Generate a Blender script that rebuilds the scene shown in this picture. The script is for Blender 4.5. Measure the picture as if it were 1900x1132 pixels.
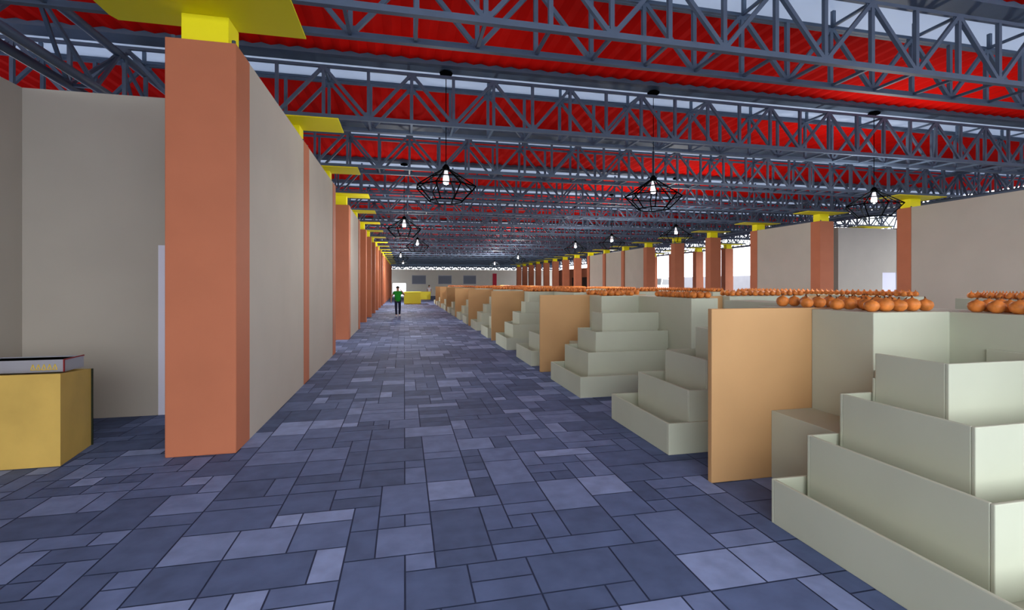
import bpy, math, random
from mathutils import Vector, Matrix

for o in list(bpy.data.objects):
    bpy.data.objects.remove(o, do_unlink=True)
S = bpy.context.scene
C = S.collection
R = math.radians

# ------------------------------------------------------------------ camera
cam_data = bpy.data.cameras.new('camera')
cam = bpy.data.objects.new('camera', cam_data)
C.objects.link(cam)
cam_data.sensor_width = 36.0
cam_data.lens = 900.0 / 1900.0 * 36.0
cam_data.shift_y = -39.0 / 1900.0
cam_data.clip_start = 0.05
cam_data.clip_end = 600
cam.location = (0, 0, 1.9)
cam.rotation_euler = (R(90), 0, -math.atan2(200, 900))
S.camera = cam

# ------------------------------------------------------------------ sky and exposure
world = bpy.data.worlds.new('overcast_sky')
S.world = world
world.use_nodes = True
wn = world.node_tree
bg = wn.nodes['Background']
bg.inputs[0].default_value = (0.92, 0.95, 1.0, 1)
bg.inputs[1].default_value = 2.6
S.view_settings.view_transform = 'Standard'
S.view_settings.look = 'None'
S.view_settings.gamma = 1.0
S.view_settings.use_curve_mapping = False
S.view_settings.exposure = 0.95

BULB_W = 45.0      # watts of a pendant bulb, multiplied per lamp in the lamp list

# ------------------------------------------------------------------ materials
def lin(c):
    c = c / 255.0
    return c / 12.92 if c <= 0.04045 else ((c + 0.055) / 1.055) ** 2.4
def rgb(r, g, b):
    return (lin(r), lin(g), lin(b), 1)

def mat(name, col, rough=0.8, metal=0.0, noise=0.0, scale=6.0, spec=0.3):
    m = bpy.data.materials.new(name)
    m.use_nodes = True
    n = m.node_tree.nodes
    l = m.node_tree.links
    b = n['Principled BSDF']
    b.inputs['Base Color'].default_value = col
    b.inputs['Roughness'].default_value = rough
    b.inputs['Metallic'].default_value = metal
    b.inputs['Specular IOR Level'].default_value = spec
    if noise > 0:
        tc = n.new('ShaderNodeTexCoord')
        nz = n.new('ShaderNodeTexNoise')
        nz.inputs['Scale'].default_value = scale
        nz.inputs['Detail'].default_value = 4
        mr = n.new('ShaderNodeMapRange')
        mr.inputs['From Min'].default_value = 0.3
        mr.inputs['From Max'].default_value = 0.7
        mr.inputs['To Min'].default_value = 1 - noise
        mr.inputs['To Max'].default_value = 1 + noise
        mx = n.new('ShaderNodeVectorMath')
        mx.operation = 'SCALE'
        mx.inputs[0].default_value = col[:3]
        l.new(tc.outputs['Object'], nz.inputs['Vector'])
        l.new(nz.outputs['Fac'], mr.inputs['Value'])
        l.new(mr.outputs['Result'], mx.inputs['Scale'])
        l.new(mx.outputs['Vector'], b.inputs['Base Color'])
    return m

M = {}
M['terracotta'] = mat('terracotta_paint', rgb(177, 107, 76), 0.75, noise=0.05, scale=1.5)
M['plaster'] = mat('grey_beige_plaster', rgb(178, 172, 160), 0.85, noise=0.03, scale=1.2)
M['plaster_far'] = mat('pale_plaster', rgb(222, 218, 202), 0.85, noise=0.03, scale=1.2)
M['yellow'] = mat('yellow_paint', rgb(238, 226, 10), 0.6)
M['steel'] = mat('blue_grey_painted_steel', rgb(78, 94, 114), 0.6, 0.0, noise=0.08, scale=3)
M['dark_steel'] = mat('dark_painted_steel', rgb(66, 80, 100), 0.45)
M['tile'] = mat('grey_green_render', rgb(186, 192, 172), 0.7, noise=0.03, scale=2)
M['tan'] = mat('tan_board', rgb(192, 152, 104), 0.7, noise=0.05, scale=1.5)
M['mustard'] = mat('mustard_board', rgb(196, 164, 84), 0.6, noise=0.1, scale=2.5)
M['lime'] = mat('bright_yellow_board', rgb(225, 215, 60), 0.6)
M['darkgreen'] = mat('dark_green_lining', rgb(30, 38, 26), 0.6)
M['white'] = mat('white_door_paint', rgb(225, 225, 240), 0.5)
M['black'] = mat('black_wire', rgb(6, 7, 8), 0.9, spec=0.0)
M['greymetal'] = mat('brushed_grey_metal', rgb(160, 162, 172), 0.4, 0.2)
M['gold'] = mat('yellow_print', rgb(214, 186, 84), 0.6)
M['redplastic'] = mat('dark_red_plastic', rgb(130, 30, 34), 0.5)
M['shutter'] = mat('blue_grey_window_blind', rgb(128, 134, 146), 0.6)
M['onion'] = mat('onion_skin', rgb(206, 124, 56), 0.5, noise=0.4, scale=14)
M['stem'] = mat('dry_onion_stem', rgb(96, 56, 30), 0.9)
M['reddoor'] = mat('red_door_paint', rgb(190, 40, 60), 0.6)
M['darkopening'] = mat('dark_door', rgb(52, 42, 36), 0.7)
M['skin'] = mat('skin', rgb(165, 115, 88), 0.6)
M['hair'] = mat('black_hair', rgb(16, 14, 14), 0.7)
M['green'] = mat('green_cotton', rgb(26, 130, 36), 0.9)
M['navy'] = mat('navy_denim', rgb(28, 32, 54), 0.9)
M['lightcloth'] = mat('pale_cotton', rgb(190, 190, 198), 0.9)
M['shoe'] = mat('white_shoe', rgb(215, 215, 220), 0.7)
M['carwhite'] = mat('white_car_paint', rgb(222, 224, 228), 0.25, spec=0.6)
M['carglass'] = mat('car_glass', rgb(20, 24, 30), 0.1, spec=0.6)
M['rubber'] = mat('black_rubber', rgb(18, 18, 18), 0.8)
M['boundary'] = mat('grey_boundary_render', rgb(150, 150, 156), 0.9, noise=0.06, scale=0.8)
M['ground'] = mat('asphalt', rgb(118, 118, 122), 0.95, noise=0.1, scale=1)
M['handle'] = mat('steel_handle', rgb(150, 150, 155), 0.3, 0.8)

# red roof sheet
M['redroof'] = mat('red_roof_sheet', rgb(208, 16, 8), 0.9, noise=0.05, scale=1.0, spec=0.05)

# milky roof light sheet: lets daylight through, scattered
m = bpy.data.materials.new('milky_rooflight')
m.use_nodes = True
n, l = m.node_tree.nodes, m.node_tree.links
out = n['Material Output']
b = n['Principled BSDF']
b.inputs['Base Color'].default_value = rgb(190, 200, 220)
b.inputs['Roughness'].default_value = 0.6
tr = n.new('ShaderNodeBsdfTranslucent')
tr.inputs['Color'].default_value = (0.42, 0.46, 0.52, 1)
mx = n.new('ShaderNodeMixShader')
mx.inputs[0].default_value = 0.55
l.new(b.outputs[0], mx.inputs[1])
l.new(tr.outputs[0], mx.inputs[2])
l.new(mx.outputs[0], out.inputs['Surface'])
M['rooflight'] = m

# lit bulb
m = bpy.data.materials.new('lit_bulb')
m.use_nodes = True
b = m.node_tree.nodes['Principled BSDF']
b.inputs['Base Color'].default_value = (0.9, 0.9, 0.92, 1)
b.inputs['Emission Color'].default_value = (0.95, 0.95, 1.0, 1)
b.inputs['Emission Strength'].default_value = 0.35
M['bulb'] = m

# paving: one colour per slab from a face attribute, plus fine mottling
m = bpy.data.materials.new('stone_paving')
m.use_nodes = True
n, l = m.node_tree.nodes, m.node_tree.links
b = n['Principled BSDF']
at = n.new('ShaderNodeAttribute')
at.attribute_name = 'slab'
cr = n.new('ShaderNodeValToRGB')
cr.color_ramp.elements[0].position = 0.0
cr.color_ramp.elements[0].color = rgb(76, 93, 128)
cr.color_ramp.elements[1].position = 1.0
cr.color_ramp.elements[1].color = rgb(138, 158, 200)
e = cr.color_ramp.elements.new(0.55)
e.color = rgb(92, 111, 150)
e = cr.color_ramp.elements.new(0.85)
e.color = rgb(112, 131, 172)
tc = n.new('ShaderNodeTexCoord')
nz = n.new('ShaderNodeTexNoise')
nz.inputs['Scale'].default_value = 5.0
nz.inputs['Detail'].default_value = 6
mr = n.new('ShaderNodeMapRange')
mr.inputs['From Min'].default_value = 0.3
mr.inputs['From Max'].default_value = 0.7
mr.inputs['To Min'].default_value = 0.85
mr.inputs['To Max'].default_value = 1.15
sc = n.new('ShaderNodeVectorMath')
sc.operation = 'SCALE'
l.new(at.outputs['Fac'], cr.inputs['Fac'])
l.new(tc.outputs['Object'], nz.inputs['Vector'])
l.new(nz.outputs['Fac'], mr.inputs['Value'])
l.new(cr.outputs['Color'], sc.inputs[0])
l.new(mr.outputs['Result'], sc.inputs['Scale'])
l.new(sc.outputs['Vector'], b.inputs['Base Color'])
b.inputs['Roughness'].default_value = 0.75
b.inputs['Specular IOR Level'].default_value = 0.25
M['paving'] = m
M['joint'] = mat('dark_joint', rgb(60, 73, 104), 0.9)

# ------------------------------------------------------------------ mesh helpers
class MB:
    """collects shapes and links them as ONE mesh object"""
    def __init__(self):
        self.v = []; self.f = []; self.mi = []; self.smooth = []
    def poly(self, verts, faces, mi=0, smooth=False):
        k = len(self.v)
        self.v += [tuple(p) for p in verts]
        for f in faces:
            self.f.append(tuple(i + k for i in f)); self.mi.append(mi); self.smooth.append(smooth)
    def box(self, x0, x1, y0, y1, z0, z1, mi=0):
        v = [(x0,y0,z0),(x1,y0,z0),(x1,y1,z0),(x0,y1,z0),(x0,y0,z1),(x1,y0,z1),(x1,y1,z1),(x0,y1,z1)]
        self.poly(v, [(0,3,2,1),(4,5,6,7),(0,1,5,4),(1,2,6,5),(2,3,7,6),(3,0,4,7)], mi)
    def prism(self, pts, z0, z1, mi=0):
        n = len(pts)
        v = [(p[0], p[1], z0) for p in pts] + [(p[0], p[1], z1) for p in pts]
        f = [tuple(reversed(range(n))), tuple(range(n, 2*n))]
        f += [(i, (i+1) % n, n + (i+1) % n, n + i) for i in range(n)]
        self.poly(v, f, mi)
    def bar(self, a, b, w, h=None, mi=0):
        """square bar from a to b"""
        h = h or w
        a, b = Vector(a), Vector(b)
        d = (b - a).normalized()
        up = Vector((0,0,1)) if abs(d.z) < 0.9 else Vector((0,1,0))
        s = d.cross(up).normalized() * (w/2)
        u = s.cross(d).normalized() * (h/2)
        v = []
        for p in (a, b):
            v += [p - s - u, p + s - u, p + s + u, p - s + u]
        self.poly(v, [(0,3,2,1),(4,5,6,7),(0,1,5,4),(1,2,6,5),(2,3,7,6),(3,0,4,7)], mi)
    def tube(self, a, b, r, n=8, mi=0, r2=None):
        r2 = r if r2 is None else r2
        a, b = Vector(a), Vector(b)
        d = (b - a).normalized()
        up = Vector((0,0,1)) if abs(d.z) < 0.9 else Vector((0,1,0))
        s = d.cross(up).normalized()
        u = s.cross(d).normalized()
        v = []
        for p, rr in ((a, r), (b, r2)):
            for i in range(n):
                t = 2*math.pi*i/n
                v.append(p + (s*math.cos(t) + u*math.sin(t)) * rr)
        f = [(i, (i+1) % n, n + (i+1) % n, n + i) for i in range(n)]
        self.poly(v, f, mi, True)
        self.poly(v[:n], [tuple(reversed(range(n)))], mi)
        self.poly(v[n:], [tuple(range(n))], mi)
    def lathe(self, prof, n=16, mi=0, c=(0,0,0), axis='z'):
        v = []
        for r, z in prof:
            for i in range(n):
                t = 2*math.pi*i/n
                if axis == 'z':
                    v.append((c[0] + r*math.cos(t), c[1] + r*math.sin(t), c[2] + z))
                elif axis == 'y':
                    v.append((c[0] + r*math.cos(t), c[1] + z, c[2] + r*math.sin(t)))
                else:
                    v.append((c[0] + z, c[1] + r*math.cos(t), c[2] + r*math.sin(t)))
        f = []
        for j in range(len(prof)-1):
            for i in range(n):
                f.append((j*n+i, j*n+(i+1) % n, (j+1)*n+(i+1) % n, (j+1)*n+i))
        self.poly(v, f, mi, True)
    def mesh(self, name, mats):
        me = bpy.data.meshes.new(name)
        me.from_pydata(self.v, [], self.f)
        for mm in (mats if isinstance(mats, (list, tuple)) else [mats]):
            me.materials.append(mm)
        me.polygons.foreach_set('material_index', self.mi)
        me.polygons.foreach_set('use_smooth', self.smooth)
        me.update()
        return me
    def build(self, name, mats, parent=None, bevel=0):
        o = bpy.data.objects.new(name, self.mesh(name, mats))
        C.objects.link(o)
        if parent is not None:
            o.parent = parent
        if bevel:
            bv = o.modifiers.new('bevel', 'BEVEL')
            bv.width = bevel
            bv.segments = 2
            bv.limit_method = 'ANGLE'
        return o

def tag(o, label=None, cat=None, group=None, kind=None):
    if label: o['label'] = label
    if cat: o['category'] = cat
    if group: o['group'] = group
    if kind: o['kind'] = kind
    return o
def empty(name, loc=(0,0,0), rz=0.0, label=None, cat=None, group=None):
    o = bpy.data.objects.new(name, None)
    C.objects.link(o)
    o.location = loc
    o.rotation_euler = (0, 0, rz)
    o.empty_display_size = 0.2
    return tag(o, label, cat, group)
def struct(name, mb, m, label=None, cat=None, parent=None, bevel=0):
    o = mb.build(name, m, parent, bevel)
    if parent is None:
        tag(o, label, cat, kind='structure')
    return o
def copy_tree(o, parent=None):
    c = o.copy()
    C.objects.link(c)
    c.parent = parent
    for ch in o.children:
        copy_tree(ch, c)
    return c
def link_part(name, me, parent, loc=(0,0,0), rot=(0,0,0), scale=(1,1,1)):
    o = bpy.data.objects.new(name, me)
    C.objects.link(o)
    o.parent = parent
    o.location = loc
    o.rotation_euler = rot
    o.scale = scale
    return o
ORD = ['nearest', 'second', 'third', 'fourth', 'fifth', 'sixth', 'seventh', 'eighth', 'ninth', 'tenth', 'eleventh',
       'twelfth', 'thirteenth', 'fourteenth', 'fifteenth', 'sixteenth', 'seventeenth', 'eighteenth', 'nineteenth', 'farthest']

# ------------------------------------------------------------------ dimensions of the hall
SP = 3.80                    # bay length
NP = 19                      # columns in a row
Y0 = 5.98                    # front face of first column
def YF(k): return Y0 + SP*k  # front face of column k
def YC(k): return YF(k) + 0.24
YEND = 78.0
XL0, XL1 = -2.55, -1.84      # left row of columns
XR0, XR1 = 17.35, 18.05      # right row
X_W, X_E = -12.5, 26.0       # roof edges
Z_TOP = 4.6                  # top of walls and columns
Z_B, Z_T, Z_R = 4.97, 5.88, 6.12   # truss bottom, truss top, roof

# ------------------------------------------------------------------ floor
def paving(x0, x1, y0, y1, u, seed):
    rnd = random.Random(seed)
    nx, ny = int((x1-x0)/u), int((y1-y0)/u)
    used = [[False]*nx for _ in range(ny)]
    V, F, A = [], [], []
    kinds = [(1,1),(2,1),(1,2),(2,2),(2,2),(3,2),(2,1),(3,1),(2,3)]
    g = 0.006
    for j in range(ny):
        for i in range(nx):
            if used[j][i]:
                continue
            rnd.shuffle(kinds)
            for w, h in kinds:
                if i+w <= nx and j+h <= ny and not any(used[j+b][i+a] for a in range(w) for b in range(h)):
                    break
            else:
                w, h = 1, 1
            for a in range(w):
                for b_ in range(h):
                    used[j+b_][i+a] = True
            k = len(V)
            xa, xb, ya, yb = x0+i*u+g, x0+(i+w)*u-g, y0+j*u+g, y0+(j+h)*u-g
            V += [(xa,ya,0),(xb,ya,0),(xb,yb,0),(xa,yb,0)]
            F.append((k,k+1,k+2,k+3))
            A.append(rnd.random())
    k = len(V)
    V += [(x0,y0,-0.006),(x1,y0,-0.006),(x1,y1,-0.006),(x0,y1,-0.006)]
    F.append((k,k+1,k+2,k+3))
    me = bpy.data.meshes.new('floor')
    me.from_pydata(V, [], F)
    me.materials.append(M['paving'])
    me.materials.append(M['joint'])
    at_ = me.attributes.new('slab', 'FLOAT', 'FACE')
    at_.data.foreach_set('value', A + [0.0])
    me.polygons[len(F)-1].material_index = 1
    me.update()
    o = bpy.data.objects.new('floor', me)
    C.objects.link(o)
    return tag(o, 'blue grey stone slab floor laid in mixed rectangles', 'floor', kind='structure')
paving(X_W, X_E, -8.0, YEND, 0.205, 4)

mb = MB()
mb.box(-60, 90, -30, 140, -0.35, -0.02)
struct('ground', mb, M['ground'], 'grey asphalt ground around the market hall', 'ground')

# ------------------------------------------------------------------ roof: red sheets, milky strips, gutters
def roof_sheet(ya, yb):
    V, F = [], []
    p = 0.15
    n_ = int((X_E - X_W)/p)
    for i in range(n_+1):
        x = X_W + i*p
        z = Z_R + (0.035 if i % 2 else 0.0)
        V += [(x, ya, z), (x, yb, z)]
    for i in range(n_):
        F.append((2*i, 2*i+2, 2*i+3, 2*i+1))
    k = len(V)
    V += [(v[0], v[1], v[2] + 0.03) for v in V[:k]]
    for i in range(n_):
        F.append((k+2*i, k+2*i+1, k+2*i+3, k+2*i+2))
    mb_ = MB()
    mb_.poly(V, F)
    return struct('ceiling', mb_, M['redroof'], 'red corrugated roof sheet spanning one bay', 'roof')
G0, G1, L0, L1 = -0.74, -0.36, -0.34, 0.50
for k in range(-3, NP+1):
    ya = YC(k) + L1 - 0.02
    yb = YC(k+1) + G0 + 0.03 if k < NP else YEND + 1
    roof_sheet(ya, yb)
    if k >= -2:
        mb = MB()
        c = YC(k)
        mb.box(X_W, X_E, c+L0, c+L1-0.03, Z_R+0.01, Z_R+0.025)
        struct('window', mb, M['rooflight'], 'milky rooflight strip running across the hall', 'rooflight').name = 'window_%d' % (k+3)
        mb = MB()
        mb.poly([(X_W, c+G0, Z_R+0.07), (X_W, c+G0, Z_R-0.06), (X_W, c+G1, Z_R-0.06), (X_W, c+G1, Z_R+0.07),
                 (X_E, c+G0, Z_R+0.07), (X_E, c+G0, Z_R-0.06), (X_E, c+G1, Z_R-0.06), (X_E, c+G1, Z_R+0.07)],
                [(0,4,5,1),(1,5,6,2),(2,6,7,3),(3,7,4,0),(0,1,2,3),(4,7,6,5)])
        struct('trim', mb, M['steel'], 'blue grey roof gutter running across the hall', 'gutter').name = 'trim_%d' % (k+3)
        mb = MB()
        mb.box(X_W, X_E, c+L1-0.028, c+L1+0.03, Z_R-0.03, Z_R+0.08)  # added strip, blocks sky light leaking in under the sheet corrugation
        struct('trim', mb, M['steel'], 'blue grey purlin added behind the rooflight strip to stop light leaks', 'filler').name = 'trim_%d' % (k+40)

# ------------------------------------------------------------------ cross trusses
PAN = 0.79
NX = int((X_E - X_W)/PAN)
TY0, TY1 = -0.62, 0.06       # the two vertical planes of the box truss, about the column centre
def bar_mesh(name, L, w):
    b_ = MB()
    b_.bar((0,0,0), (0,0,L), w)
    return b_.mesh(name, M['steel'])
ZV = Z_T - Z_B
me_vert = bar_mesh('vertical_strut', ZV, 0.055)
LD = math.hypot(PAN, ZV)
me_diag = bar_mesh('diagonal_strut', LD, 0.055)
DA = math.atan2(PAN, ZV)
def truss(k):
    y = YC(k)
    t = empty('roof_truss', (X_W, y, 0), 0,
              'blue grey steel lattice roof truss crossing the hall, %s from the camera' % ORD[min(k, 19)], 'roof truss',
              'steel trusses crossing under the red roof')
    W = NX*PAN
    for dy in (TY0, TY1):
        for nm, z, w in (('bottom_chord', Z_B, 0.075), ('top_chord', Z_T, 0.05)):
            b_ = MB()
            b_.bar((0, dy, z), (W, dy, z), w)
            b_.build(nm, M['steel'], t)
    # ties between the two planes, and the gusset plates
    lace = MB()
    gus = MB()
    for i in range(NX):
        lace.bar((i*PAN, TY0, Z_B), (i*PAN, TY1, Z_B), 0.04)
        if i % 2 == 0:
            lace.bar((i*PAN, TY0, Z_T), (i*PAN, TY1, Z_T), 0.04)
            for dy in (TY0, TY1):
                gus.box(i*PAN-0.09, i*PAN+0.09, dy-0.012, dy+0.012, Z_T-0.12, Z_T-0.02)
        else:
            for dy in (TY0, TY1):
                gus.box(i*PAN-0.09, i*PAN+0.09, dy-0.012, dy+0.012, Z_B+0.02, Z_B+0.12)
    tag(lace.build('cross_ties', M['steel'], t), kind='stuff')
    tag(gus.build('gusset_plates', M['steel'], t), kind='stuff')
    # vertical cleats up to the roof
    cl = MB()
    for i in range(0, NX, 2):
        cl.bar((i*PAN, TY1-0.05, Z_T), (i*PAN, TY1-0.05, Z_R-0.01), 0.05)
    tag(cl.build('roof_cleats', M['steel'], t), kind='stuff')
    if k < 4:
        # every strut of its own that the photo can show
        lo = int((-7.5 - X_W)/PAN); hi = NX
        span = range(lo, hi) if k > 1 else range(lo, min(hi, lo + 30))
        rest = [i for i in range(NX) if i not in span]
        for dy in (TY0, TY1):
            for i in span:
                link_part('vertical_strut', me_vert, t, (i*PAN, dy, Z_B))
                s = 1 if i % 2 else -1
                link_part('diagonal_strut', me_diag, t, ((i if s > 0 else i+1)*PAN, dy, Z_B), (0, s*DA, 0))
    else:
        rest = range(NX)
    wb = MB()
    for dy in (TY0, TY1):
        for i in rest:
            wb.bar((i*PAN, dy, Z_B), (i*PAN, dy, Z_T), 0.055)
            a_, b2 = (Z_B, Z_T) if i % 2 else (Z_T, Z_B)
            wb.bar((i*PAN, dy, a_), ((i+1)*PAN, dy, b2), 0.055)
    if wb.v:
        tag(wb.build('web_lattice', M['steel'], t), kind='stuff')
for k in range(0, NP):
    truss(k)

# long trusses along the hall
def long_truss(x, y0, y1, w, label, m='steel', r=0.06, z0=Z_B, z1=Z_T-0.16, sp=0.95):
    t = empty('longitudinal_truss', (x, y0, 0), 0, label, 'roof truss')
    L = y1 - y0
    for dx in (-w/2, w/2):
        b_ = MB(); b_.tube((dx, 0, z0), (dx, L, z0), r); b_.build('bottom_chord', M[m], t)
    b_ = MB(); b_.tube((0, 0, z1), (0, L, z1), r); b_.build('top_chord', M[m], t)
    wb = MB()
    n_ = int(L/sp)
    for i in range(n_):
        ya, yb = i*L/n_, (i+1)*L/n_
        for dx in (-w/2, w/2):
            wb.bar((dx, ya, z0), (0, (ya+yb)/2, z1), 0.045)
            wb.bar((dx, yb, z0), (0, (ya+yb)/2, z1), 0.045)
        wb.bar((-w/2, ya, z0), (w/2, ya, z0), 0.045)
    tag(wb.build('web_lattice', M[m], t), kind='stuff')
    return t
long_truss(-4.62, 0.6, 76, 0.34, 'steel truss of dark round tubes running lengthwise above the left wall', 'dark_steel', 0.065, Z_B-0.16, sp=1.9)
long_truss(18.72, 2.0, 76, 0.5, 'dark steel truss running lengthwise above the right hand column row', 'dark_steel', 0.06, Z_B-0.16)
long_truss(25.66, 2.0, 76, 0.5, 'outermost steel truss against the sky along the open right side', 'dark_steel', 0.05, Z_B-0.16)

# ------------------------------------------------------------------ columns with yellow caps
def column(x0, x1, k, label, group, so=0.0, po=0.0):
    yf = YF(k)
    xc = (x0+x1)/2
    t = empty('column', (xc, YC(k), 0), 0, label, 'column', group)
    w = (x1-x0)/2
    b_ = MB(); b_.box(-w, w, -0.24, 0.26, 0, Z_TOP); b_.build('shaft', M['terracotta'], t, 0.012)
    st = MB(); st.box(-w*0.60+so, w*0.74+so, -0.19, 0.16, Z_TOP, Z_B-0.065); st.build('cap_stem', M['yellow'], t, 0.006)
    pl = MB()
    pl.prism([(-0.98+po, 0.14), (-1.02+po, 0.04), (-1.02+po, -0.70), (1.02+po, -0.70), (1.02+po, 0.14)], Z_B-0.065, Z_B-0.045)
    pl.build('cap_plate', M['yellow'], t)
    bo = MB()
    for dx in (-w*0.8, w*0.9):
        for dy in (-0.2, 0.2):
            bo.lathe([(0.0,0.04),(0.022,0.04),(0.022,0)], 6, c=(dx, dy, Z_TOP))
    bo.build('anchor_bolts', M['dark_steel'], t)
    return t
for k in range(NP):
    column(XL0, XL1, k, 'orange terracotta column with yellow cap, %s along the left row' % ORD[k], 'columns of the left row')
for k in range(2, NP):
    column(XR0, XR1, k, 'orange terracotta column with yellow cap, %s seen along the right row' % ORD[k-2], 'columns of the right row', -0.10, -0.38)
for k in range(4, 15):
    column(23.9, 24.6, k, 'orange column with yellow cap in the outer row behind the right columns, %s of them' % ORD[k-4], 'columns of the outer row')

# ------------------------------------------------------------------ walls
def wall(name, x0, x1, y0, y1, z1=Z_TOP, z0=0, m='plaster', label='grey beige plaster wall'):
    b_ = MB(); b_.box(x0, x1, y0, y1, z0, z1)
    return struct(name, b_, M[m], label, 'wall')
e_ = 0.002
wall('wall_left', -2.2, XL1-0.01, YF(0)+0.5+e_, YF(1)-e_, label='plaster wall after the nearest left column')
wall('wall_left', -2.2, XL1-0.01, YF(1)+0.5+e_, YF(2)-e_, label='plaster wall after the second left column')
wall('wall_left', -2.2, XL1-0.03, YF(3)+0.5+e_, YF(4)-e_, label='plaster wall after the fourth left column')
for k in range(4, NP-1):
    wall('wall_left', -2.5, -2.3, YF(k)+0.5+e_, YF(k+1)-e_, label='recessed plaster wall between far left columns')
# left shop: side wall, back wall with door
wall('wall_shop_side', -5.33, -5.13, -3.5, 7.97+0.2, label='plaster side wall at the far left')
XD0, XD1, ZD = -3.47, -2.62, 2.46
b_ = MB()
b_.box(-5.13+e_, XD0, 7.97, 8.17, 0, Z_TOP)
b_.box(XD0, XD1, 7.97, 8.17, ZD, Z_TOP)
b_.box(XD1, -2.2-e_, 7.97, 8.17, 0, Z_TOP)
struct('wall_shop_back', b_, M['plaster'], 'plaster back wall of the left shop', 'wall')
b_ = MB(); b_.box(XD0, XD1, 7.95, 8.0, 0.005, ZD)
d = struct('door_1', b_, M['white'], 'white door in the back wall of the left shop', 'door')
b_ = MB(); b_.tube((XD1-0.1, 7.93, 1.02), (XD1-0.22, 7.93, 1.02), 0.012); b_.tube((XD1-0.1, 7.95, 1.02), (XD1-0.1, 7.925, 1.02), 0.018)
b_.build('door_handle', M['handle'], d)
# right row walls
wall('wall_right', XR0+0.02, XR0+0.25, 2.0, YF(2)-e_, label='long plaster wall on the right before the first right column')
wall('wall_right', XR0+0.02, XR0+0.25, YF(3)+0.5+e_, YF(4)-e_, label='plaster wall between second and third right columns')
for k in (7, 8, 9):
    wall('wall_right', XR0+0.1, XR0+0.3, YF(k)+0.5+e_, YF(k+1)-e_, label='plaster wall between far right columns')
# shop block behind the opening between the first two right columns
b_ = MB()
b_.box(20.2, 22.8, 19.2, 19.4, 0, Z_TOP)
b_.box(22.8, 23.7, 19.2, 19.4, 2.46, Z_TOP)
b_.box(20.2, 20.4, 19.4, 23.6, 0, Z_TOP)
b_.box(23.65, 23.85, 19.2, 23.6, 0, Z_TOP)
struct('wall_shop_right', b_, M['plaster'], 'plaster shop walls seen between the first two right columns', 'wall')
b_ = MB(); b_.box(22.8, 23.65, 19.22, 19.27, 0.005, 2.46)
d = struct('door_2', b_, M['white'], 'white door of the shop behind the right columns', 'door')
b_ = MB(); b_.tube((22.92, 19.19, 1.02), (23.04, 19.19, 1.02), 0.012); b_.tube((22.92, 19.22, 1.02), (22.92, 19.185, 1.02), 0.018)
b_.build('door_handle', M['handle'], d)
# terracotta shop fronts far right with dark doors
b_ = MB()
b_.box(22.0, 22.2, YF(10), YF(17), 0, 3.9)
struct('wall_shop_far', b_, M['terracotta'], 'terracotta shop front far along the right side', 'wall')
for i, k in enumerate(range(10, 17)):
    b_ = MB(); b_.box(21.93, 21.995, YF(k)+0.9, YF(k)+2.5, 0.005, 2.75)
    d = struct('door', b_, M['darkopening'], 'dark door in the far terracotta shop front', 'door')
    d.name = 'door_%d' % (i+3)
    h_ = MB(); h_.tube((21.91, YF(k)+1.0, 1.0), (21.91, YF(k)+1.0, 1.2), 0.015); h_.tube((21.935, YF(k)+1.0, 1.1), (21.905, YF(k)+1.0, 1.1), 0.012)
    h_.build('door_handle', M['handle'], d)
# far end wall with three blinds and a bright doorway
FD0, FD1, FDZ = -1.75, 0.25, 2.0
b_ = MB()
b_.box(X_W, FD0, YEND, YEND+0.25, 0, 4.20)
b_.box(FD0, FD1, YEND, YEND+0.25, FDZ, 4.20)
b_.box(FD1, X_E, YEND, YEND+0.25, 0, 4.20)
struct('wall_far', b_, M['plaster_far'], 'pale end wall at the far end of the hall', 'wall')
for i, (xa, xb) in enumerate(((1.25, 3.3), (5.35, 7.35), (9.35, 11.3))):
    b_ = MB(); b_.box(xa, xb, YEND-0.06, YEND-0.002, 1.95, 3.2)
    w_ = struct('window', b_, M['shutter'], 'blue grey shuttered window in the far end wall', 'window')
    w_.name = 'window_%d' % (30+i)
    f_ = MB()
    for (a1, a2, c1, c2) in ((xa-0.06, xb+0.06, 1.87, 1.95), (xa-0.06, xb+0.06, 3.2, 3.28), (xa-0.06, xa, 1.95, 3.2), (xb, xb+0.06, 1.95, 3.2)):
        f_.box(a1, a2, YEND-0.09, YEND-0.002, c1, c2)
    f_.build('window_frame', M['greymetal'], w_)
b_ = MB(); b_.box(14.1, 14.75, YEND-0.06, YEND-0.002, 0.005, 3.6)
d = struct('door_20', b_, M['reddoor'], 'tall narrow red door at the right of the far end wall', 'door')
b_ = MB(); b_.box(X_W, X_E, YEND+0.85, YEND+0.95, 4.62, Z_R+0.1)
struct('trim_90', b_, M['steel'], 'steel fascia at the far edge of the roof', 'fascia')
et = empty('end_truss', (X_W, YEND+0.125, 0), 0, 'lattice truss over the far end wall with sky showing through', 'roof truss')
L = X_E - X_W
for nm, z in (('bottom_chord', 4.302), ('top_chord', 4.72)):
    b_ = MB(); b_.bar((0,0,z), (L,0,z), 0.10); b_.build(nm, M['steel'], et)
b_ = MB()
n_ = 60
for i in range(n_):
    xa, xb = i*L/n_, (i+1)*L/n_
    b_.bar((xa,0,4.30 if i % 2 else 4.72), (xb,0,4.72 if i % 2 else 4.30), 0.16)
    b_.bar((xa,0,4.203), (xa,0,4.72), 0.12)
tag(b_.build('web_lattice', M['steel'], et), kind='stuff')
# boundary wall outside the open side
b_ = MB(); b_.box(40, 40.3, -5, 95, 0, 2.9)
struct('wall_boundary', b_, M['boundary'], 'grey boundary wall beyond the open right side', 'wall')

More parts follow.
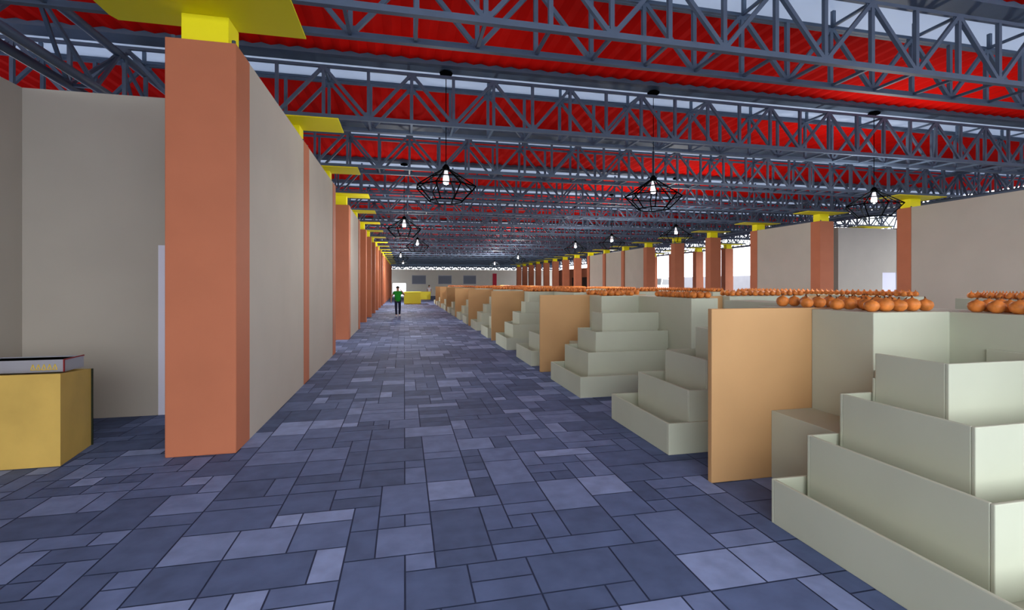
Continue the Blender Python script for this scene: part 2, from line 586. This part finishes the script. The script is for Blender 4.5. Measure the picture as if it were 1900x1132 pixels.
# ------------------------------------------------------------------ left counter with trays
t = empty('sales_counter', (-4.3, 6.3, 0), 0, 'mustard yellow hollow counter standing at the left edge before the white door', 'counter')
XA, XB, YA, YB = -0.80, 0.80, -0.34, 0.38
ZF, ZK = 0.965, 0.90
body = MB()
def zt(y): return ZF + (y-YA)/(YB-YA)*(ZK-ZF)
def rx(y): return XB - (y-YA)/(YB-YA)*0.11          # the right end leans in towards the back
def slab(xa, xb, ya, yb, z0=0.0, drop=0.0):
    xs = [xb if xb < XB-0.5 else rx(y)-(XB-xb) for y in (ya, yb)]
    xl = [xa if xa < XB-0.5 else rx(y)-(XB-xa) for y in (ya, yb)]
    za, zb = zt(ya)-drop, zt(yb)-drop
    body.poly([(xl[0],ya,z0),(xs[0],ya,z0),(xs[1],yb,z0),(xl[1],yb,z0),(xl[0],ya,za),(xs[0],ya,za),(xs[1],yb,zb),(xl[1],yb,zb)],
              [(0,3,2,1),(4,5,6,7),(0,1,5,4),(1,2,6,5),(2,3,7,6),(3,0,4,7)])
slab(XA, XB, YA, YA+0.03)
slab(XB-0.03, XB, YA+0.03, YB-0.03)
slab(XA, XA+0.03, YA+0.03, YB-0.03)
slab(XA, XB, YB-0.03, YB)
slab(XA+0.031, XB-0.031, YA+0.24, YB-0.031, 0.70, 0.02)
body.build('body', M['mustard'], t)
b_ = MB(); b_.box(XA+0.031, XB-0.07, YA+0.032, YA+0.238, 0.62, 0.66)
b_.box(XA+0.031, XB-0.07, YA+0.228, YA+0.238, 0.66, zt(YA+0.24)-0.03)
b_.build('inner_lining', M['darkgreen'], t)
b_ = MB(); b_.bar((XB-0.102, YB-0.004, 0.0), (XB-0.102, YB-0.004, ZK), 0.016); b_.build('corner_strip', M['darkgreen'], t)

def tray(x, y, z, rz, w, dpt, h, label, letters):
    tt = empty('display_tray', (x, y, z), rz, label, 'tray')
    b_ = MB()
    s_ = 0.015
    b_.box(-w/2, w/2, -dpt/2, dpt/2, 0, 0.01)
    b_.box(-w/2, w/2, -dpt/2, -dpt/2+s_, 0.01, h); b_.box(-w/2, w/2, dpt/2-s_, dpt/2, 0.01, h)
    b_.box(-w/2, -w/2+s_, -dpt/2+s_, dpt/2-s_, 0.01, h); b_.box(w/2-s_, w/2, -dpt/2+s_, dpt/2-s_, 0.01, h)
    b_.build('tray_body', M['greymetal'], tt, 0.003)
    b_ = MB(); b_.box(-w/2+s_+0.001, w/2-s_-0.001, -dpt/2+s_+0.001, dpt/2-s_-0.001, 0.0105, h-0.012); b_.build('black_lining', M['black'], tt)
    b_ = MB(); b_.bar((w/2, -dpt/2, h), (w/2, dpt/2, h), 0.012); b_.bar((w/2, -dpt/2, 0.0), (w/2, -dpt/2, h), 0.012)
    b_.build('red_edging', M['redplastic'], tt)
    if letters:
        b_ = MB()
        n_ = 5; lw = 0.038
        for i in range(n_):
            xx = w/2 - 0.05 - (n_-i)*lw*1.35
            zz = 0.028; hh = h*0.45
            yy = -dpt/2 - 0.002
            b_.bar((xx, yy, zz), (xx+lw*0.5, yy, zz+hh), 0.008, 0.008)
            b_.bar((xx+lw*0.5, yy, zz+hh), (xx+lw, yy, zz), 0.008, 0.008)
            b_.bar((xx, yy, zz), (xx+lw, yy, zz), 0.008, 0.008)
        b_.build('yellow_lettering', M['gold'], tt)
    return tt
tray(-4.06, 6.46, zt(0.15)+0.012, R(0), 0.80, 0.34, 0.135, 'grey tray with black lining and yellow lettering on the mustard counter', True)

# ------------------------------------------------------------------ market stalls
PP = 5.97                        # stall pitch
PY0 = 4.12                       # near panel
ZS = [0.35, 0.70, 1.03, 1.35]
ZC = 1.65
XS = [2.86, 3.13, 3.38, 3.65]
XTW, XWG, XBK = 3.99, 4.83, 5.35
def open_bin(b_, x0, x1, y0, y1, z0, z1, drop, t=0.025, low=False):
    b_.box(x0, x1, y0, y0+t, z0, z1); b_.box(x0, x1, y1-t, y1, z0, z1-(drop if low else 0))
    b_.box(x0, x0+t, y0+t, y1-t, z0, z1); b_.box(x1-t, x1, y0+t, y1-t, z0, z1)
    b_.box(x0+t, x1-t, y0+t, y1-t, z1-drop-0.02, z1-drop)
# half stall 'B': in front of (nearer than) a panel;  'A': mirrored, beyond a panel
SB = [(-2.46, -0.79), (-2.12, -0.86), (-1.86, -0.92), (-1.52, -0.96)]
SA = [(0.75, 2.27), (0.78, 2.00), (0.81, 1.72), (0.84, 1.45)]
def stand(kind, yp, label, mirror=False, group='stepped display stands of the market stalls'):
    f = (lambda x: 14.78 - x) if mirror else (lambda x: x)
    def bx(b_, xa, xb, ya, yb, za, zb):
        xa, xb = f(xa), f(xb)
        b_.box(min(xa,xb), max(xa,xb), ya, yb, za, zb)
    t = empty('display_stand', (f(4.2), yp + (-1.6 if kind == 'B' else 1.5), 0), 0, label, 'market stall', group)
    ox, oy = t.location.x, t.location.y
    def bin_(i, ya, yb):
        b_ = MB()
        xa, xb = f(XS[i]), f(XWG-0.002 if i < 4 else XWG)
        xb = f(XWG - 0.004)
        z0 = 0 if i == 0 else ZS[i-1]-0.20
        open_bin(b_, min(xa,xb)-ox, max(xa,xb)-ox, ya-oy, yb-oy, z0, ZS[i], 0.2, 0.025, kind == 'B' and i == 3)
        if kind == 'B' and i == 3:
            xa = f(XTW)
            b_.box(min(xa,xb)-ox, max(xa,xb)-ox, yb-oy, yp-0.682-oy, z0, ZS[i]-0.2)
        b_.build('tier_bin', M['tile'], t, 0.006)
    rng = SB if kind == 'B' else SA
    for i in range(4):
        bin_(i, yp+rng[i][0], yp+rng[i][1])
    b_ = MB()
    if kind == 'B':
        pts = [(XTW, -0.68), (XWG, -0.68), (XWG, -2.6), (XBK, -2.6), (XBK, -0.021), (XTW, -0.021)]
        low = (3.52, XTW-0.001, -0.78, -0.021)
    else:
        pts = [(XTW, 0.041), (XBK, 0.041), (XBK, 2.5), (XWG, 2.5), (XWG, 0.74), (XTW, 0.74)]
        low = (3.52, XTW-0.001, 0.041, 0.74)
    pts = [(f(x)-ox, yp+y-oy) for x, y in pts]
    if mirror: pts.reverse()
    b_.prism(pts, 0, ZC)
    b_.build('counter_block', M['tile'], t, 0.008)
    b_ = MB(); bx(b_, low[0], low[1], yp+low[2], yp+low[3], 0, 0.66)
    for i, v in enumerate(b_.v): b_.v[i] = (v[0]-ox, v[1]-oy, v[2])
    b_.build('low_ledge', M['tile'], t, 0.006)
    return t
def panel(yp, label, mirror=False):
    f = (lambda x: 14.78 - x) if mirror else (lambda x: x)
    xa, xb = f(2.86), f(XBK)
    t = MB()
    t.box(min(xa,xb), max(xa,xb), yp-0.02, yp+0.04, 0, ZC+0.012)
    o = t.build('partition_panel', M['tan'], None, 0.006)
    return tag(o, label, 'partition', 'tan partition panels between stalls')
NS = 8
for s in range(NS):
    yp = PY0 + PP*s
    w_ = ORD[s]
    panel(yp, 'tan partition panel facing the aisle, %s in the stall row' % w_)
    stand('B', yp, 'stepped grey green stand on the camera side of the %s tan panel' % w_)
    stand('A', yp, 'stepped grey green stand beyond the %s tan panel' % w_)
    panel(yp, 'tan partition panel in the far side stall row, %s from the camera' % w_, True)
    stand('B', yp, 'grey green stand in the far side row before its %s panel' % w_, True)
    stand('A', yp, 'grey green stand in the far side row beyond its %s panel' % w_, True)
    # inner counters between the two rows
    ic = empty('inner_counter', (7.39, yp-1.2, 0), 0, 'grey green inner counter with tan ends behind the %s stall' % w_, 'counter', 'inner counters between the stall rows')
    b_ = MB(); b_.box(-0.95, 0.95, -0.25, 0.25, 0, ZC); b_.build('counter_block', M['tile'], ic, 0.008)
    for sx in (-1, 1):
        b_ = MB(); xa = sx*0.952; xb = sx*1.62
        b_.box(min(xa,xb), max(xa,xb), -0.03, 0.03, 0, ZC); b_.build('end_panel', M['tan'], ic, 0.006)

# ------------------------------------------------------------------ onions on the counters
def onion_mesh():
    b_ = MB()
    prof = [(0.0, -0.052), (0.03, -0.049), (0.052, -0.03), (0.062, 0.0), (0.056, 0.026), (0.036, 0.044), (0.014, 0.052), (0.008, 0.06)]
    b_.lathe(prof, 12, c=(0,0,0.052))
    return b_.mesh('onion', M['onion'])
def stem_mesh():
    b_ = MB()
    b_.tube((0,0,0.106), (0.005,0.003,0.122), 0.010, 6, r2=0.006)
    b_.tube((0.005,0.003,0.122), (0.014,0.008,0.130), 0.006, 5, r2=0.002)
    return b_.mesh('dry_stem', M['stem'])
me_on, me_st = onion_mesh(), stem_mesh()
rnd = random.Random(11)
def patch(x0, x1, y0, y1, p=0.140):
    pts = []
    nx_, ny_ = int((x1-x0)/p), int((y1-y0)/p)
    for j in range(ny_):
        for i in range(nx_):
            if rnd.random() < 0.06:
                continue
            pts.append((x0+(i+0.5)*(x1-x0)/nx_ + rnd.uniform(-.002,.002), y0+(j+0.5)*(y1-y0)/ny_ + rnd.uniform(-.002,.002)))
    return pts
proto = None
def onions(pts, label, group):
    global proto
    for x, y in pts:
        if proto is None:
            proto = bpy.data.objects.new('onion', me_on)
            C.objects.link(proto)
            link_part('dry_stem', me_st, proto)
            o = proto
        else:
            o = proto.copy(); C.objects.link(o)
            st = proto.children[0].copy(); C.objects.link(st); st.parent = o
        s_ = rnd.uniform(1.0, 1.09)
        o.location = (x, y, ZC + 0.001)
        o.rotation_euler = (0, 0, rnd.uniform(0, 6.28))
        o.scale = (s_, s_, s_*rnd.uniform(0.92, 1.05))
        tag(o, label, 'onion', group)
yp = PY0
onions(patch(4.02, 4.78, yp-0.66, yp-0.12), 'orange brown onion on the corner block before the nearest tan panel', 'onions before the nearest panel')
onions(patch(4.87, 5.30, yp-2.55, yp-0.75), 'orange brown onion on the right hand counter arm of the nearest stand', 'onions on the nearest counter arm')
onions(patch(4.05, 5.30, yp+0.10, yp+0.60), 'orange brown onion on the block just beyond the nearest tan panel', 'onions beyond the nearest panel')
yp = PY0 + PP
onions(patch(4.02, 4.78, yp-0.66, yp-0.35), 'orange brown onion on the block before the second tan panel', 'onions before the second panel')
onions(patch(4.87, 5.30, yp-2.55, yp-1.2), 'orange brown onion on the counter arm before the second tan panel', 'onions on the arm before the second panel')
onions(patch(4.05, 5.30, yp+0.10, yp+0.45), 'orange brown onion on the block just beyond the second tan panel', 'onions beyond the second panel')
# the far rows: too many to count, one heap object
far = MB()
lowp = [(0.0, 0.0), (0.045, 0.015), (0.06, 0.05), (0.04, 0.095), (0.012, 0.105), (0.004, 0.135)]
def far_patch(x0, x1, y0, y1, p=0.135):
    for x, y in patch(x0, x1, y0, y1, p):
        far.lathe(lowp, 6, c=(x, y, ZC+0.001))
for s in range(NS):
    yp = PY0 + PP*s
    if s >= 2:
        far_patch(4.02, 5.30, yp-0.66, yp-0.12)
        far_patch(4.87, 5.30, yp-2.55, yp-0.72)
        far_patch(4.05, 5.30, yp+0.10, yp+0.6)
    far_patch(14.78-5.30, 14.78-4.87, yp-2.55, yp+2.4)
    far_patch(6.5, 8.3, yp-1.42, yp-0.98)
o = far.build('onion_heap', M['onion'])
tag(o, 'many small orange brown onions spread over the far counters', 'onions', kind='stuff')

# ------------------------------------------------------------------ pendant lamps
def cage():
    b_ = MB()
    r_ = 0.013
    n_ = 8
    rings = [(0.045, 0.37), (0.60, 0.0), (0.33, -0.27)]
    P = []
    for q, (rr, z) in enumerate(rings):
        off = math.pi/n_
        P.append([(rr*math.cos(2*math.pi*i/n_+off), rr*math.sin(2*math.pi*i/n_+off), z) for i in range(n_)])
    mid = [tuple((a+b)/2*1.0 for a, b in zip(P[0][i], P[1][i])) for i in range(n_)]
    for i in range(n_):
        j = (i+1) % n_
        b_.tube(P[0][i], P[1][i], r_, 5)
        b_.tube(P[1][i], P[2][i], r_, 5)
        b_.tube(P[1][i], P[1][j], r_, 5)
        b_.tube(P[2][i], P[2][j], r_, 5)
        b_.tube(mid[i], mid[j], r_*0.8, 5)
    return b_.mesh('wire_cage', M['black'])
me_cage = cage()
b_ = MB(); b_.lathe([(0.0, 0.45), (0.03, 0.45), (0.075, 0.39), (0.06, 0.33), (0.0, 0.33)], 12); me_sock = b_.mesh('socket', M['black'])
b_ = MB(); b_.lathe([(0.0, 0.33), (0.035, 0.33), (0.04, 0.27), (0.06, 0.2), (0.062, 0.12), (0.045, 0.07), (0.0, 0.055)], 12); me_bulb = b_.mesh('bulb', M['bulb'])
b_ = MB(); b_.lathe([(0.0, 0.0), (0.12, 0.0), (0.13, 0.03), (0.08, 0.06), (0.0, 0.06)], 14); me_rose = b_.mesh('ceiling_rose', M['black'])
LAMPZ = 3.79
lamps = [(0.80, 1, 1.0, 'nearest wire cage pendant lamp over the aisle'), (5.25, 1, 0.45, 'nearest wire cage pendant lamp over the stall row'),
         (11.1, 1, 4.0, 'wire cage pendant lamp at the right before the yellow capped columns'),
         (0.0, 3, 2.0, 'second wire cage pendant lamp over the aisle'), (0.65, 5, 3.5, 'third wire cage pendant lamp over the aisle'),
         (-0.25, 8, 5.0, 'fourth wire cage pendant lamp over the aisle'), (-0.1, 11, 12.0, 'farthest wire cage pendant lamp over the aisle'),
         (10.4, 3, 4.0, 'second wire cage pendant lamp over the far side stalls'), (9.4, 4, 3.5, 'third wire cage pendant lamp over the far side stalls'),
         (9.0, 5, 4.0, 'fourth wire cage pendant lamp over the far side stalls'), (8.5, 8, 8.0, 'fifth wire cage pendant lamp over the far side stalls'),
         (8.8, 11, 22.0, 'farthest wire cage pendant lamp over the far side stalls'), (19.6, 10, 4.0, 'wire cage pendant lamp behind the right columns')]
b_ = MB(); b_.tube((0,0,0.44), (0,0,Z_R-0.08-LAMPZ), 0.008, 6); me_cord = b_.mesh('cord', M['black'])
for x, k, pw, lab in lamps:
    t = empty('pendant_lamp', (x, YC(k)-0.46, LAMPZ), 0, lab, 'pendant lamp', 'wire cage pendant lamps')
    link_part('wire_cage', me_cage, t)
    link_part('socket', me_sock, t)
    link_part('bulb', me_bulb, t)
    link_part('cord', me_cord, t)
    link_part('ceiling_rose', me_rose, t, (0, 0, Z_R - 0.12 - LAMPZ))
    ld = bpy.data.lights.new('bulb_light', 'POINT')
    ld.energy = BULB_W * pw
    ld.color = (1.0, 0.98, 0.95)
    ld.shadow_soft_size = 0.12
    lo = bpy.data.objects.new('bulb_light', ld)
    C.objects.link(lo); lo.parent = t; lo.location = (0, 0, 0.0)

# ------------------------------------------------------------------ far yellow counters
def far_counter(x, y, w, dpt, h, label):
    t = empty('yellow_counter', (x, y, 0), 0, label, 'counter', 'yellow counters at the far end')
    b_ = MB()
    b_.box(-w/2, w/2, -dpt/2, dpt/2, 0.08, h-0.04); b_.build('body', M['lime'], t, 0.01)
    b_ = MB(); b_.box(-w/2-0.02, w/2+0.02, -dpt/2-0.02, dpt/2+0.02, h-0.04, h); b_.build('worktop', M['lime'], t, 0.005)
    b_ = MB(); b_.box(-w/2+0.04, w/2-0.04, -dpt/2+0.04, dpt/2-0.04, 0, 0.08); b_.build('plinth', M['mustard'], t)
far_counter(0.75, 47.0, 1.55, 1.6, 1.15, 'bright yellow counter in the aisle beside the person in green')
far_counter(2.15, 59.5, 1.9, 0.8, 0.98, 'bright yellow counter farther back in front of the standing person')
far_counter(4.2, 57.5, 0.5, 1.6, 1.2, 'narrow bright yellow counter at the end of the stall row')

# ------------------------------------------------------------------ people
def skin_obj(name, pts, edges, m, parent, root=0, sub=2):
    me = bpy.data.meshes.new(name)
    me.from_pydata([p[:3] for p in pts], edges, [])
    me.materials.append(m)
    o = bpy.data.objects.new(name, me)
    C.objects.link(o)
    if parent is not None: o.parent = parent
    sk = o.modifiers.new('skin', 'SKIN')
    sk.use_smooth_shade = True
    for i, p in enumerate(pts):
        r_ = p[3] if isinstance(p[3], tuple) else (p[3], p[3])
        me.skin_vertices[0].data[i].radius = r_
        me.skin_vertices[0].data[i].use_root = (i == root)
    ss = o.modifiers.new('sub', 'SUBSURF')
    ss.levels = sub; ss.render_levels = sub
    return o
if True:
    def ensure_skin(me):
        if not me.skin_vertices:
            bpy.context.view_layer.update()
def person(loc, rz, label, shirt, trousers, shoe, pose):
    t = empty('person', loc, rz, label, 'person')
    # facing -y; joints of a 1.75 m adult
    J = pose
    pts = [
        (0, 0, 0.95, 0.13), (0, 0.0, 1.15, 0.12), (0, 0.01, 1.38, 0.13), (0, 0.01, 1.49, 0.06), (0, -0.01, 1.58, 0.07), (0, -0.01, 1.66, 0.088), (0, 0.0, 1.72, 0.06),
        J['sL'] + (0.055,), J['eL'] + (0.042,), J['wL'] + (0.03,),
        J['sR'] + (0.055,), J['eR'] + (0.042,), J['wR'] + (0.03,),
        (0.10, 0, 0.90, 0.085), J['kL'] + (0.058,), J['aL'] + (0.042,), J['tL'] + (0.035,),
        (-0.10, 0, 0.90, 0.085), J['kR'] + (0.058,), J['aR'] + (0.042,), J['tR'] + (0.035,)]
    ed = [(0,1),(1,2),(2,3),(3,4),(4,5),(5,6),(2,7),(7,8),(8,9),(2,10),(10,11),(11,12),(0,13),(13,14),(14,15),(15,16),(0,17),(17,18),(18,19),(19,20)]
    # hands with five fingers
    for w, e2, s in ((9, 'L', 1), (12, 'R', -1)):
        p = Vector(pts[w][:3]); q = Vector(J['e'+e2])
        d_ = (p-q).normalized()
        side = d_.cross(Vector((1,0,0)) if abs(d_.x) < 0.8 else Vector((0,0,1))).normalized()
        palm = p + d_*0.08
        pts.append((palm.x, palm.y, palm.z, (0.024, 0.034))); pi_ = len(pts)-1
        ed.append((w, pi_))
        for fi, (off, ln) in enumerate(((-0.03, .065), (-0.01, .08), (0.01, .075), (0.03, .06))):
            a1 = palm + side*off + d_*0.035
            a2 = a1 + d_*ln*0.6 + Vector((-s*0.01, 0, 0))
            pts.append((a1.x, a1.y, a1.z, 0.010)); pts.append((a2.x, a2.y, a2.z, 0.008))
            ed += [(pi_, len(pts)-2), (len(pts)-2, len(pts)-1)]
        th = p + d_*0.05 + side*(-0.045)
        pts.append((th.x, th.y, th.z, 0.010)); ed.append((pi_, len(pts)-1))
    body = skin_obj('body', pts, ed, M['skin'], t)
    tag(body)
    # face: nose, ears
    b_ = MB(); b_.tube((0, -0.09, 1.665), (0, -0.12, 1.635), 0.012, 6, r2=0.018)
    b_.build('nose', M['skin'], t)
    for s in (-1, 1):
        b_ = MB(); b_.lathe([(0.0,-0.012),(0.028,-0.01),(0.03,0.01),(0.0,0.012)], 8, c=(s*0.092, 0.0, 1.65), axis='x'); b_.build('ear', M['skin'], t)
        b_ = MB(); b_.lathe([(0.0,-0.012),(0.011,-0.006),(0.013,0.0),(0.011,0.006),(0.0,0.012)], 8, c=(s*0.033, -0.085, 1.672)); b_.build('eye', M['black'], t)
    b_ = MB(); b_.bar((-0.025, -0.093, 1.60), (0.025, -0.093, 1.60), 0.012, 0.008); b_.build('mouth', M['redplastic'], t)
    # hair cap
    b_ = MB()
    b_.lathe([(0.102, 0.0), (0.106, 0.045), (0.088, 0.09), (0.05, 0.118), (0.0, 0.126)], 14, c=(0, 0.018, 1.655))
    b_.build('hair', M['hair'], t)
    sp = [(0, 0, 0.80, (0.20, 0.15)), (0, 0, 1.08, (0.19, 0.145)), (0, 0.01, 1.34, (0.19, 0.145)), (0, 0.01, 1.47, (0.11, 0.09)),
          J['sL'] + (0.10,), J['sR'] + (0.10,)]
    mL = tuple((a+b)/2 for a, b in zip(J['sL'], J['eL'])); mR = tuple((a+b)/2 for a, b in zip(J['sR'], J['eR']))
    sp += [mL + (0.085,), mR + (0.085,)]
    skin_obj('shirt', sp, [(0,1),(1,2),(2,3),(2,4),(2,5),(4,6),(5,7)], M[shirt], t)
    tp = [(0, 0, 0.97, (0.16, 0.118)), (0.10, 0, 0.86, 0.102), J['kL'] + (0.078,), J['aL'] + (0.062,), (-0.10, 0, 0.86, 0.102), J['kR'] + (0.078,), J['aR'] + (0.062,)]
    skin_obj('trousers', tp, [(0,1),(1,2),(2,3),(0,4),(4,5),(5,6)], M[trousers], t)
    for a_, q in (('aL', 'tL'), ('aR', 'tR')):
        A_, T_ = Vector(J[a_]), Vector(J[q])
        skin_obj('shoe', [(A_.x, A_.y+0.03, A_.z-0.03, 0.05), (A_.x, (A_.y+T_.y)/2, (A_.z+T_.z)/2-0.01, 0.05), (T_.x, T_.y-0.03, T_.z, (0.048, 0.036))], [(0,1),(1,2)], M[shoe], t)
    return t
walk = dict(sL=(0.19, 0.01, 1.40), eL=(0.40, -0.05, 1.24), wL=(0.20, -0.14, 1.50),
            sR=(-0.19, 0.01, 1.40), eR=(-0.36, 0.05, 1.16), wR=(-0.38, -0.04, 0.92),
            kL=(0.11, -0.02, 0.50), aL=(0.11, 0.10, 0.10), tL=(0.11, -0.06, 0.04),
            kR=(-0.11, -0.16, 0.52), aR=(-0.10, -0.22, 0.10), tR=(-0.10, -0.38, 0.04))
stand_p = dict(sL=(0.19, 0.01, 1.40), eL=(0.24, 0.03, 1.13), wL=(0.24, -0.04, 0.88),
               sR=(-0.19, 0.01, 1.40), eR=(-0.24, 0.03, 1.13), wR=(-0.24, -0.04, 0.88),
               kL=(0.11, -0.02, 0.50), aL=(0.11, 0.02, 0.10), tL=(0.11, -0.14, 0.04),
               kR=(-0.11, -0.02, 0.50), aR=(-0.11, 0.02, 0.10), tR=(-0.11, -0.14, 0.04))
person((-0.37, 29.3, 0), R(6), 'person in green shirt and navy trousers walking down the aisle, one arm raised', 'green', 'navy', 'shoe', walk)
person((3.0, 60.6, 0), 0, 'person in pale clothes standing behind the farther yellow counter', 'lightcloth', 'lightcloth', 'rubber', stand_p)

# ------------------------------------------------------------------ car outside the open side
def car(x, y, rz, label):
    t = empty('car', (x, y, -0.02), rz, label, 'car')
    W = 0.86
    prof = [(-2.1,0.35),(-2.15,0.75),(-1.9,0.95),(-1.35,1.02),(-0.85,1.45),(0.55,1.48),(1.1,1.02),(1.95,0.88),(2.15,0.7),(2.12,0.35)]
    n_ = len(prof)
    b_ = MB()
    v = [(p[0], -W if p[1] < 1.2 else -W*0.8, p[1]) for p in prof] + [(p[0], W if p[1] < 1.2 else W*0.8, p[1]) for p in prof]
    f = [tuple(range(n_)), tuple(reversed(range(n_, 2*n_)))] + [(i, n_+i, n_+(i+1) % n_, (i+1) % n_) for i in range(n_)]
    b_.poly(v, f); b_.build('car_body', M['carwhite'], t, 0.05)
    for nm, pp in (('side_window', [(-1.2,1.06),(-0.8,1.40),(0.5,1.42),(0.95,1.06)]),):
        for s in (-1, 1):
            b_ = MB()
            b_.poly([(p[0], s*(W+0.012 if p[1] < 1.2 else W*0.82+0.012), p[1]) for p in pp], [(0,1,2,3)])
            b_.build(nm, M['carglass'], t)
    for nm, (xa, za, xb, zb) in (('windscreen', (1.06, 1.07, 0.6, 1.45)), ('rear_window', (-1.30, 1.08, -0.9, 1.42))):
        sx = 0.03 if xa > 0 else -0.03
        b_ = MB(); b_.poly([(xa+sx, -W*0.9, za), (xa+sx, W*0.9, za), (xb+sx, W*0.74, zb), (xb+sx, -W*0.74, zb)], [(0,1,2,3)])
        b_.build(nm, M['carglass'], t)
    for wx in (-1.35, 1.35):
        for s in (-1, 1):
            b_ = MB(); b_.lathe([(0.0,-0.1),(0.29,-0.1),(0.32,-0.06),(0.32,0.06),(0.29,0.1),(0.0,0.1)], 20, c=(wx, s*(W-0.06), 0.32), axis='y')
            wh = b_.build('wheel', M['rubber'], t)
            b_ = MB(); b_.lathe([(0.0,0.105*s),(0.18,0.105*s),(0.19,0.09*s)], 16, c=(wx, s*(W-0.06), 0.32), axis='y'); b_.build('hubcap', M['greymetal'], wh)
    return t
van = car(29.0, 51.6, R(215), 'white van with dark windows parked beyond the right columns')
van['category'] = 'van'
van.scale = (1.2, 1.15, 1.75)
